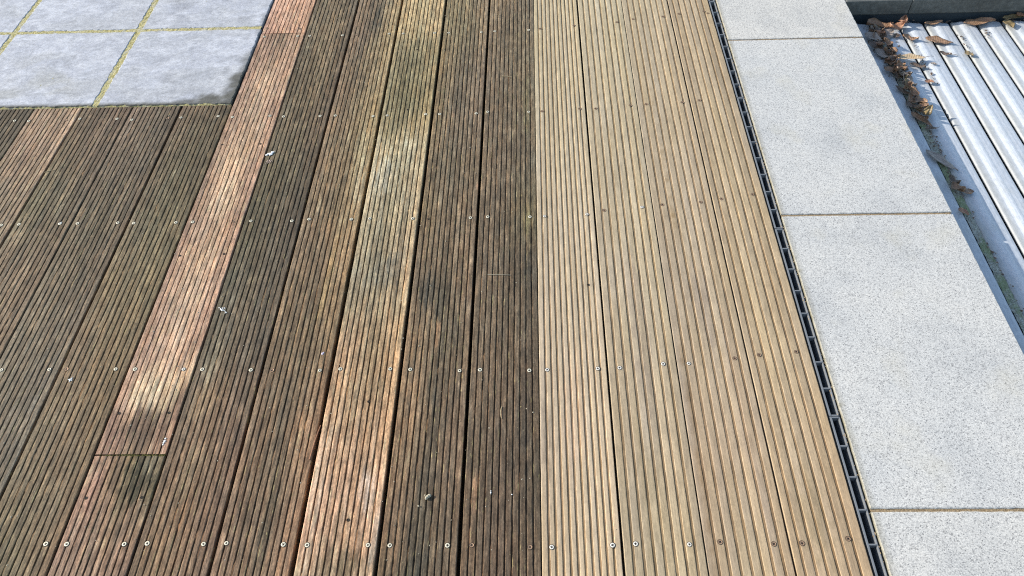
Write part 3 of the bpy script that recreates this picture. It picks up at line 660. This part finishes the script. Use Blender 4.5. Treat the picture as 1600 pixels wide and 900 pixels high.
def leafmat(name, c1, c2, rough=.45):
    t = NT(name); p = t.coord(); a = t.noise(p, 90, 4, .65); v = t.n('ShaderNodeTexWave'); v.inputs['Scale'].default_value = 60; v.inputs['Distortion'].default_value = 2; t.l(p, v.inputs['Vector'])
    c = t.ramp(a, [(.3, c1), (.7, c2)]); c = t.mix(c, t.ramp(v.outputs['Fac'], [(0., .8), (1., 1.1)]), 1, 'MULTIPLY')
    t.bump(t.mix(a, v.outputs['Fac'], .4), .7, .0012); return t.fin(c, rough, .5)
LM = [leafmat('brown_leaf', (.15, .085, .05), (.36, .22, .13)), leafmat('dark_wet_leaf', (.07, .05, .035), (.19, .13, .09), .35), leafmat('rust_leaf', (.24, .11, .06), (.42, .23, .14)),
      leafmat('straw_leaf', (.42, .28, .14), (.66, .50, .32), .6), leafmat('grey_leaf', (.20, .165, .14), (.38, .32, .27)), leafmat('olive_leaf', (.15, .11, .05), (.28, .21, .11))]
def leaf(x, y, L, Wd, ang, mat, label, z=None, curl=.3, bend=.2, roll=0, pitch=0, seed=0, stalk=0, group=None, name='dead_leaf'):
    rng = random.Random(seed * 7 + int(L * 1e4)); nu, nv = 14, 7
    vs = []; fs = []
    for i in range(nu):
        t = i / (nu - 1); wv = math.sin(math.pi * (t ** .85)) ** .75 * Wd / 2 * (1 - .35 * t) + .0002
        for j in range(nv):
            s = j / (nv - 1) * 2 - 1
            wav = 1 + .12 * math.sin(t * 17 + seed) * abs(s)
            xx = (t - .5) * L; yv = s * wv * wav
            zz = curl * Wd * (s * s) * (.5 + .5 * math.sin(t * 5 + seed)) + bend * L * ((t - .5) ** 2) * 2 + math.sin(t * 9 + s * 3 + seed) * Wd * .035 - (.02 * Wd if j == nv // 2 else 0)
            vs.append((xx, yv * (1 - .25 * abs(curl)), zz))
    for i in range(nu - 1):
        for j in range(nv - 1):
            a = i * nv + j; fs.append((a, a + nv, a + nv + 1, a + 1))
    o = mesh(name, vs, fs, LM[mat], None, True)
    m = o.modifiers.new('thickness', 'SOLIDIFY'); m.thickness = .0005
    mn = min(v[2] for v in vs)
    if z is None: z = CD + .001
    o.location = (x, y, z - mn + abs(math.sin(pitch)) * L * .35 + abs(math.sin(roll)) * Wd * .3); o.rotation_euler = (roll, pitch, ang)
    if stalk:
        r = .0007; sv = []; sf = []
        for i in range(6):
            t = i / 5; cx_ = L / 2 + stalk * t; cz = bend * L * .5 + .002 * math.sin(t * 3)
            for k in range(5):
                a = k * 2 * math.pi / 5; sv.append((cx_, r * math.cos(a), cz + r * math.sin(a)))
        for i in range(5):
            for k in range(5): a = i * 5 + k; b = i * 5 + (k + 1) % 5; sf.append((a, b, b + 5, a + 5))
        s = mesh('leaf_stalk', sv, sf, LM[1], o, True)
    tag(o, label, 'leaf', group or 'dead leaves on the pool cover')
    return o
def lp(px, py, L, Wd, a, mat, label, lift=0., **k):
    L *= 1.08; Wd *= 1.35; k['curl'] = k.get('curl', .3) * .42; k['bend'] = k.get('bend', .2) * .3; k['roll'] = k.get('roll', 0) * .4; k['pitch'] = k.get('pitch', 0) * .4; z = CD + .002 + lift * .7; x, y = at(px, py, z); return leaf(x, y, L, Wd, R(a), mat, label, z=z, **k)
lp(1374, 40, .085, .042, 3, 0, 'large rolled brown leaf in the corner below the stone coping', .006, curl=.7, bend=.05, seed=1)
lp(1400, 43, .055, .036, 20, 2, 'crumpled reddish brown leaf beside the rolled one in the corner', .006, curl=.8, bend=.5, seed=2, roll=.3)
lp(1411, 34, .034, .026, 60, 2, 'small upturned leaf with a bright tip on top of the corner heap', .014, curl=.8, bend=.6, seed=3, pitch=.4)
lp(1385, 54, .062, .040, 35, 4, 'flat greyish leaf just below the rolled leaf in the corner', .004, curl=.1, bend=.1, seed=4)
lp(1388, 56, .024, .020, 0, 1, 'square dark leaf scrap on the upper part of the shaded slat', .004, curl=.05, bend=.02, seed=5).location.x += .028
lp(1364, 60, .055, .032, -40, 4, 'pinkish grey leaf leaning on the slab edge', .008, curl=.3, bend=.3, seed=6, roll=.4)
lp(1371, 75, .070, .030, -48, 1, 'long dark ribbed leaf beside the slab edge in the heap', .007, curl=.3, bend=.1, seed=7, roll=.3)
lp(1379, 86, .052, .030, -45, 4, 'greyish folded leaf below the long dark ribbed one', .006, curl=.5, bend=.2, seed=8)
lp(1397, 88, .036, .028, -60, 1, 'dark crumpled leaf in the middle of the groove heap', .009, curl=.9, bend=.6, seed=9)
lp(1391, 97, .040, .030, 20, 0, 'brown crumpled leaf at the lower part of the groove heap', .007, curl=.9, bend=.5, seed=10)
lp(1406, 104, .034, .030, -70, 2, 'round orange-brown leaf at the lower right of the heap', .008, curl=.5, bend=.3, seed=11)
lp(1396, 113, .060, .028, -42, 0, 'narrow brown leaf at the lower end of the heap, along the groove', .005, curl=.4, bend=.1, seed=12)
lp(1413, 118, .036, .018, 20, 1, 'thin blackish leaf standing across the groove', .012, curl=.8, bend=.2, seed=13, roll=.6)
lp(1419, 130, .052, .034, -62, 4, 'grey curled leaf with a pale underside, below the thin blackish one', .006, curl=.8, bend=.3, seed=14, roll=-.4)
lp(1412, 143, .058, .016, -56, 1, 'slim dark leaf strip along the left side of the groove', .004, curl=.5, bend=.1, seed=15)
lp(1433, 158, .058, .040, -58, 0, 'curled brown oval leaf lying over the groove', .005, curl=.5, bend=.3, seed=16)
lp(1425, 166, .045, .020, -60, 1, 'dark wet leaf edge tucked under the curled oval leaf', .003, curl=.3, bend=.1, seed=17)
lp(1440, 187, .075, .022, -60, 0, 'narrow wet brown leaf in the groove halfway down', .003, curl=.2, bend=.1, seed=18)
lp(1455, 201, .038, .013, 8, 1, 'small dark pod-shaped leaf lying across the groove', .004, curl=.7, bend=.1, seed=19, stalk=.006)
lp(1471, 251, .100, .024, -57, 4, 'long grey-brown wet leaf spilling from the groove onto the shaded strip', .002, curl=.1, bend=.05, seed=20)
lp(1490, 283, .030, .022, -50, 1, 'blackish crumpled leaf in the groove above the pointed pale brown one', .004, curl=.9, bend=.4, seed=21)
lp(1496, 294, .036, .026, -60, 0, 'brown crumbled leaf under the pointed pale one in the groove', .004, curl=.8, bend=.4, seed=22)
lp(1508, 299, .040, .020, 172, 0, 'pointed pale brown leaf sticking out of the groove', .006, curl=.3, bend=.2, seed=23)
lp(1506, 331, .030, .016, -55, 2, 'small reddish leaf on the left rim of the groove near the slab joint', .003, curl=.2, bend=.1, seed=24)
lp(1425, 91, .085, .026, 2, 3, 'straw-coloured feathery leaf with a stalk bridging two slats', .012, curl=.4, bend=.12, seed=25, stalk=.022)
lp(1467, 64, .080, .034, -20, 0, 'pointed brown leaf lying across a black gap between sunlit slats', .003, curl=.12, bend=.05, seed=26)
lp(1422, 60, .046, .024, -22, 0, 'curled brown leaf at the far end of the first sunlit slat', .005, curl=.6, bend=.3, seed=27)
lp(1458, 36, .056, .020, 5, 0, 'flat brown leaf against the navy wall behind the second sunlit slat', .003, curl=.5, bend=.1, seed=28)
lp(1530, 35, .100, .034, 4, 0, 'large crinkled brown leaf heap lying against the navy wall', .004, curl=.4, bend=.05, seed=29)
lp(1577, 38, .048, .030, -85, 5, 'olive brown rounded leaf hanging over a black gap near the navy wall', .003, curl=.2, bend=.1, seed=30)
lp(1585, 27, .080, .022, 8, 5, 'olive brown leaf strip against the navy wall at the right', .006, curl=.3, bend=.1, seed=31)
lp(1597, 24, .040, .024, 10, 2, 'reddish leaf in the top right corner against the wall', .012, curl=.5, bend=.2, seed=32)
lp(1434, 103, .044, .018, -20, 1, 'dark reddish leaf fragment at the first black gap below the straw-coloured one', .003, curl=.4, bend=.2, seed=33)
lp(1477, 84, .034, .016, -25, 1, 'dark small leaf at the second black gap', .003, curl=.5, bend=.3, seed=34, stalk=.02)
lp(1514, 84, .030, .018, -60, 5, 'tan leaf scrap at the third black gap', .002, curl=.2, bend=.1, seed=35)
lp(1452, 128, .026, .014, -20, 2, 'reddish crumb of leaf at the first black gap, lowest of three', .003, curl=.5, bend=.3, seed=36)
lp(1459, 100, .020, .009, -20, 4, 'tiny curled leaf sliver on the first sunlit slat', .002, curl=.5, bend=.3, seed=37)
rl = random.Random(3)
for k in range(44):
    t = rl.random() ** .8
    if k < 30: px, py = 1366 + 46 * t, 44 + 78 * t
    else: px, py = 1412 + 36 * t, 122 + 68 * t
    Lf = rl.uniform(.018, .038)
    lp(px + rl.gauss(0, 5 if k < 30 else 2), py + rl.gauss(0, 3), Lf, Lf * rl.uniform(.4, .7), rl.uniform(0, 360), rl.choice((0, 0, 1, 1, 2, 4, 5)),
       'small dead leaf scrap in the brown heap beside the granite slab', rl.uniform(.004, .016), curl=rl.uniform(.5, 1.6), bend=rl.uniform(.3, 1.4), seed=50 + k, roll=rl.uniform(-.8, .8), pitch=rl.uniform(-.6, .6), group='leaf scraps in the heap')
# crumbs of leaf litter
rng = random.Random(11); vs = []; fs = []
def crumb(x, y, z, s):
    o = len(vs); n = 5
    for k in range(n):
        a = 2 * math.pi * k / n + rng.random(); rr = s * (.5 + rng.random() * .6)
        vs.append((x + rr * math.cos(a), y + rr * math.sin(a), z + rng.random() * s * .6))
    vs.append((x, y, z + s * (.5 + rng.random() * .5)))
    for k in range(n): fs.append((o + k, o + (k + 1) % n, o + n))
for (px0, py0, px1, py1, n, sp) in ((1365, 45, 1408, 118, 420, .017), (1408, 118, 1440, 180, 90, .008), (1440, 180, 1497, 296, 90, .006), (1497, 296, 1600, 490, 26, .004), (1425, 62, 1462, 132, 34, .005), (1400, 36, 1600, 33, 50, .006), (1500, 55, 1516, 84, 12, .005), (1540, 50, 1545, 60, 8, .004)):
    for k in range(n):
        t = rng.random(); x, y = at(px0 + (px1 - px0) * t, py0 + (py1 - py0) * t, CD)
        crumb(x + rng.gauss(0, sp), y + rng.gauss(0, .006), CD - .001 + rng.random() * .003, .0015 + rng.random() * .0035)
o = mesh('leaf_litter', vs, fs, LM[1]); tag(o, 'dark crumbs of rotted leaf along the groove and gaps of the pool cover', 'leaf litter', kind='stuff')
m = o.modifiers.new('thickness', 'SOLIDIFY'); m.thickness = .0006

# ------------------------------------------------------------------ droppings, chips, straws on the deck
WHITE = plain('white_dropping', (.82, .82, .80), .8); PINKISH = plain('pinkish_dropping', (.42, .31, .26), .85); CHIP = plain('pale_chip', (.40, .36, .27), .8); STRAW = plain('dry_straw', (.45, .36, .22), .7); LILAC = plain('lilac_speck', (.45, .40, .48), .6)
def blob(px, py, pts, mat, label, cat, th=.0016, name='bird_dropping', group=None):
    """irregular low mound: overlapping small lumps given as (dx, dy, radius) in millimetres"""
    x0, y0 = at(px, py); vs = []; fs = []; rg = random.Random(int(px * 31 + py))
    for dx, dy, r in pts:
        n = 10; o = len(vs); rr = [r * (.8 + .4 * rg.random()) for _ in range(n)]
        for f_, z in ((1, .0001), (.8, .7), (.4, 1)):
            for k in range(n):
                a = 2 * math.pi * k / n; vs.append(((dx + rr[k] * f_ * math.cos(a)) / 1000, (dy + rr[k] * f_ * math.sin(a)) / 1000, z * th * (.6 + r / 8) + .0002))
        vs.append((dx / 1000, dy / 1000, th * (.6 + r / 8) + .0003))
        for j in range(2):
            for k in range(n): a = o + j * n + k; b = o + j * n + (k + 1) % n; fs.append((a, b, b + n, a + n))
        for k in range(n): fs.append((o + 2 * n + k, o + 2 * n + (k + 1) % n, o + 3 * n))
    ob = mesh(name, vs, fs, mat, None, True); ob.location = (x0, y0, .0008); tag(ob, label, cat, group); return ob
blob(422, 241, [(-9, -4, 3.2), (-6, -1, 3), (-2, 1, 3.4), (2, 0, 4), (5, 4, 4), (8, 8, 3), (1, -4, 3), (4, 8, 2.6), (12, 12, 1.2), (5, -2, 2.5)], WHITE, 'white bird dropping on the blackish green-grey board, upper part', 'bird dropping')
blob(421, 253, [(-8, 0, 1.6), (-5, 3, 2), (-2, -2, 1.8), (1, 3, 2.2), (4, -1, 1.8), (-1, 6, 2), (5, 5, 1.5), (-4, -6, 1.5), (2, -6, 1.6), (8, 2, 1.2), (-9, -7, 1.2)], PINKISH, 'pinkish brown splatter just below the white bird dropping', 'bird dropping', .0008)
blob(348, 484, [(-10, 5, 1), (-8, 5, 1), (-5, 3, 1.6), (-4, 0, 2.2), (-1, -2, 2), (2, -2, 1.8), (5, -4, 1.2), (8, -6, 1.2), (11, -9, 1.6), (0, 3, 1.2), (3, 5, 1.3), (-2, 6, 1), (5, 2, 1), (9, -11, 1)], WHITE, 'thin white string-like bird dropping on the blackish green-grey board', 'bird dropping', .0012)
blob(110, 594, [(0, 0, 3.2), (2, 4, 1.5), (-4, 1, 1.3), (0, -4, 1.2), (4, -1, 1.4), (2, 7, .8)], WHITE, 'small star-shaped white dropping on the olive-brown board', 'bird dropping')
blob(93, 350, [(0, 0, 2.2), (3, 2, 2.4), (4, 5, 1.4)], WHITE, 'chalky white spot beside a screw at the left', 'bird dropping', .001)
blob(257, 691, [(0, 8, 2), (0, 3, 2.4), (-1, -2, 2.2), (-1, -6, 1.6)], WHITE, 'white smear near the butt joint of the pink board', 'bird dropping', .0008)
blob(668, 777, [(-2, -2, 3.4), (1, 1, 3.6), (4, 3, 3.2), (-5, 3, 1.5)], CHIP, 'pale stone chip on the dull brown board', 'stone chip', .004, 'stone_chip')
blob(654, 791, [(0, 0, 1.8)], CHIP, 'tiny pale grain just below the pale stone chip', 'grain', .0015, 'grit_grain')
blob(767, 769, [(0, 2, 1.1), (0, -1, 1.4), (0, -4, .8)], WHITE, 'small white seed on the dark umber board, larger of two', 'seed', .0012, 'seed')
blob(800, 773, [(0, 0, 1.3)], WHITE, 'small white seed on the dark umber board, smaller of two', 'seed', .0012, 'seed')
blob(504, 553, [(0, 0, 3), (2, 3, 2)], LILAC, 'pale lilac speck on the mid-brown board', 'speck', .001, 'petal')
for i, (x, y) in enumerate([(169, 343), (143, 343), (225, 260), (703, 352), (819, 301), (782, 752), (699, 569), (786, 529)]): pass
def tube(px, py, pts, r, mat, label, cat, name):
    x0, y0 = at(px, py); vs = []; fs = []
    for i, (dx, dy, dz) in enumerate(pts):
        a = pts[max(0, i - 1)]; b = pts[min(len(pts) - 1, i + 1)]; th = math.atan2(b[1] - a[1], b[0] - a[0]); rr = r * (1 - .4 * i / len(pts))
        for k in range(6):
            p = 2 * math.pi * k / 6; vs.append(((dx - math.sin(th) * rr * math.cos(p)) / 1000, (dy + math.cos(th) * rr * math.cos(p)) / 1000, (dz + rr + rr * math.sin(p)) / 1000))
    for i in range(len(pts) - 1):
        for k in range(6): a = i * 6 + k; b = i * 6 + (k + 1) % 6; fs.append((a, b, b + 6, a + 6))
    o = mesh(name, vs, fs, mat, None, True); o.location = (x0, y0, .0006); tag(o, label, cat)
tube(792, 120, [(-15, 3, 0), (-8, 1, .6), (0, 0, .8), (8, -1, .4), (15, -3, 0)], .9, STRAW, 'pale straw lying across the ribs of the dark umber board, upper', 'straw', 'straw')
tube(780, 430, [(-28, 1, 0), (-14, 0, .5), (0, 0, .8), (14, -.5, .5), (28, -1, 0)], .7, CHIP, 'thin brown twig lying across the middle of the dark umber board', 'twig', 'twig')
tube(783, 645, [(1, 14, 0), (-1, 5, .5), (-1, -5, .8), (1, -14, .2)], .7, STRAW, 'short curved straw along the lower dark umber board', 'straw', 'straw')
tube(78, 268, [(-12, -5, 0), (-4, 0, .5), (4, 3, .8), (12, 4, .2)], .8, STRAW, 'short yellowish straw near the left border, below the paving', 'straw', 'straw')
# splinter lifting from the mid-brown board
tube(491, 695, [(-3, -34, 0), (-1, -12, .8), (1, 8, 1.4), (4, 30, 1.0), (6, 44, 0)], 1.3, plain('bare_splinter', tuple(A(176, 126, 96)), .7), 'reddish splinter lifting beside the gap left of the golden-tan board', 'splinter', 'wood_splinter')

# pale grit, seeds and flakes scattered over the old boards
rg = random.Random(77); vs = []; fs = []
def grit(x, y, a, b, th):
    o = len(vs); n = 6; c_, s_ = math.cos(th), math.sin(th)
    for k in range(n):
        t = 2 * math.pi * k / n; u = a * math.cos(t) * (.7 + .5 * rg.random()); v = b * math.sin(t) * (.7 + .5 * rg.random())
        vs.append((x + u * c_ - v * s_, y + u * s_ + v * c_, .0004))
    vs.append((x, y, .0004 + min(a, b) * .8))
    for k in range(n): fs.append((o + k, o + (k + 1) % n, o + n))
for i in range(420):
    px, py = rg.uniform(0, 838), rg.uniform(5, 895)
    if px < 420 and py < 172: continue
    x, y = at(px, py); a = rg.choice((.0007, .0009, .0012, .0018)); grit(x, y, a, a * rg.uniform(.5, 1), rg.uniform(1.2, 1.9))
for i in range(26):
    px, py = rg.uniform(850, 1300), rg.uniform(5, 895)
    if (px - 1108) > .2844 * py - 10: continue
    x, y = at(px, py); grit(x, y, .0011, .0008, 1.5)
o = mesh('grit', vs, fs, CHIP); tag(o, 'pale grit, seeds and lichen flakes scattered over the ribs of the deck', 'grit', kind='stuff')
vs = []; fs = []
for i in range(900):
    y = rg.uniform(.5, 2.4); x = DX0 + rg.uniform(.005, .024); s_ = rg.uniform(.0006, .0018); o = len(vs)
    z = -.049 if x < DX0 + .018 else -.006 + rg.random() * .003
    for k in range(5):
        t = 2 * math.pi * k / 5; vs.append((x + s_ * math.cos(t), y + s_ * 1.6 * math.sin(t), z))
    vs.append((x, y, z + s_))
    for k in range(5): fs.append((o + k, o + (k + 1) % 5, o + 5))
o = mesh('sand_grains', vs, fs, SAND); tag(o, 'sand grains along the slab edge of the drain', 'sand', kind='stuff')
# green moss in the open butt joint of the pink board row
vs = []; fs = []
for i in range(150):
    x = rg.uniform(sx0 + .004, sx1 - .001); x = x if rg.random() < .4 else rg.uniform(-.85, sx1); y = J1 + rg.gauss(0, .0011); s_ = rg.uniform(.0006, .0016); o = len(vs)
    for k in range(5):
        t = 2 * math.pi * k / 5; vs.append((x + s_ * 1.6 * math.cos(t), y + s_ * math.sin(t), -.0015))
    vs.append((x, y, -.0008 + s_ * .9))
    for k in range(5): fs.append((o + k, o + (k + 1) % 5, o + 5))
o = mesh('moss', vs, fs, plain('olive_moss', tuple(A(122, 116, 58)), .9)); tag(o, 'olive green moss filling the joint between two pink board pieces', 'moss', kind='stuff')
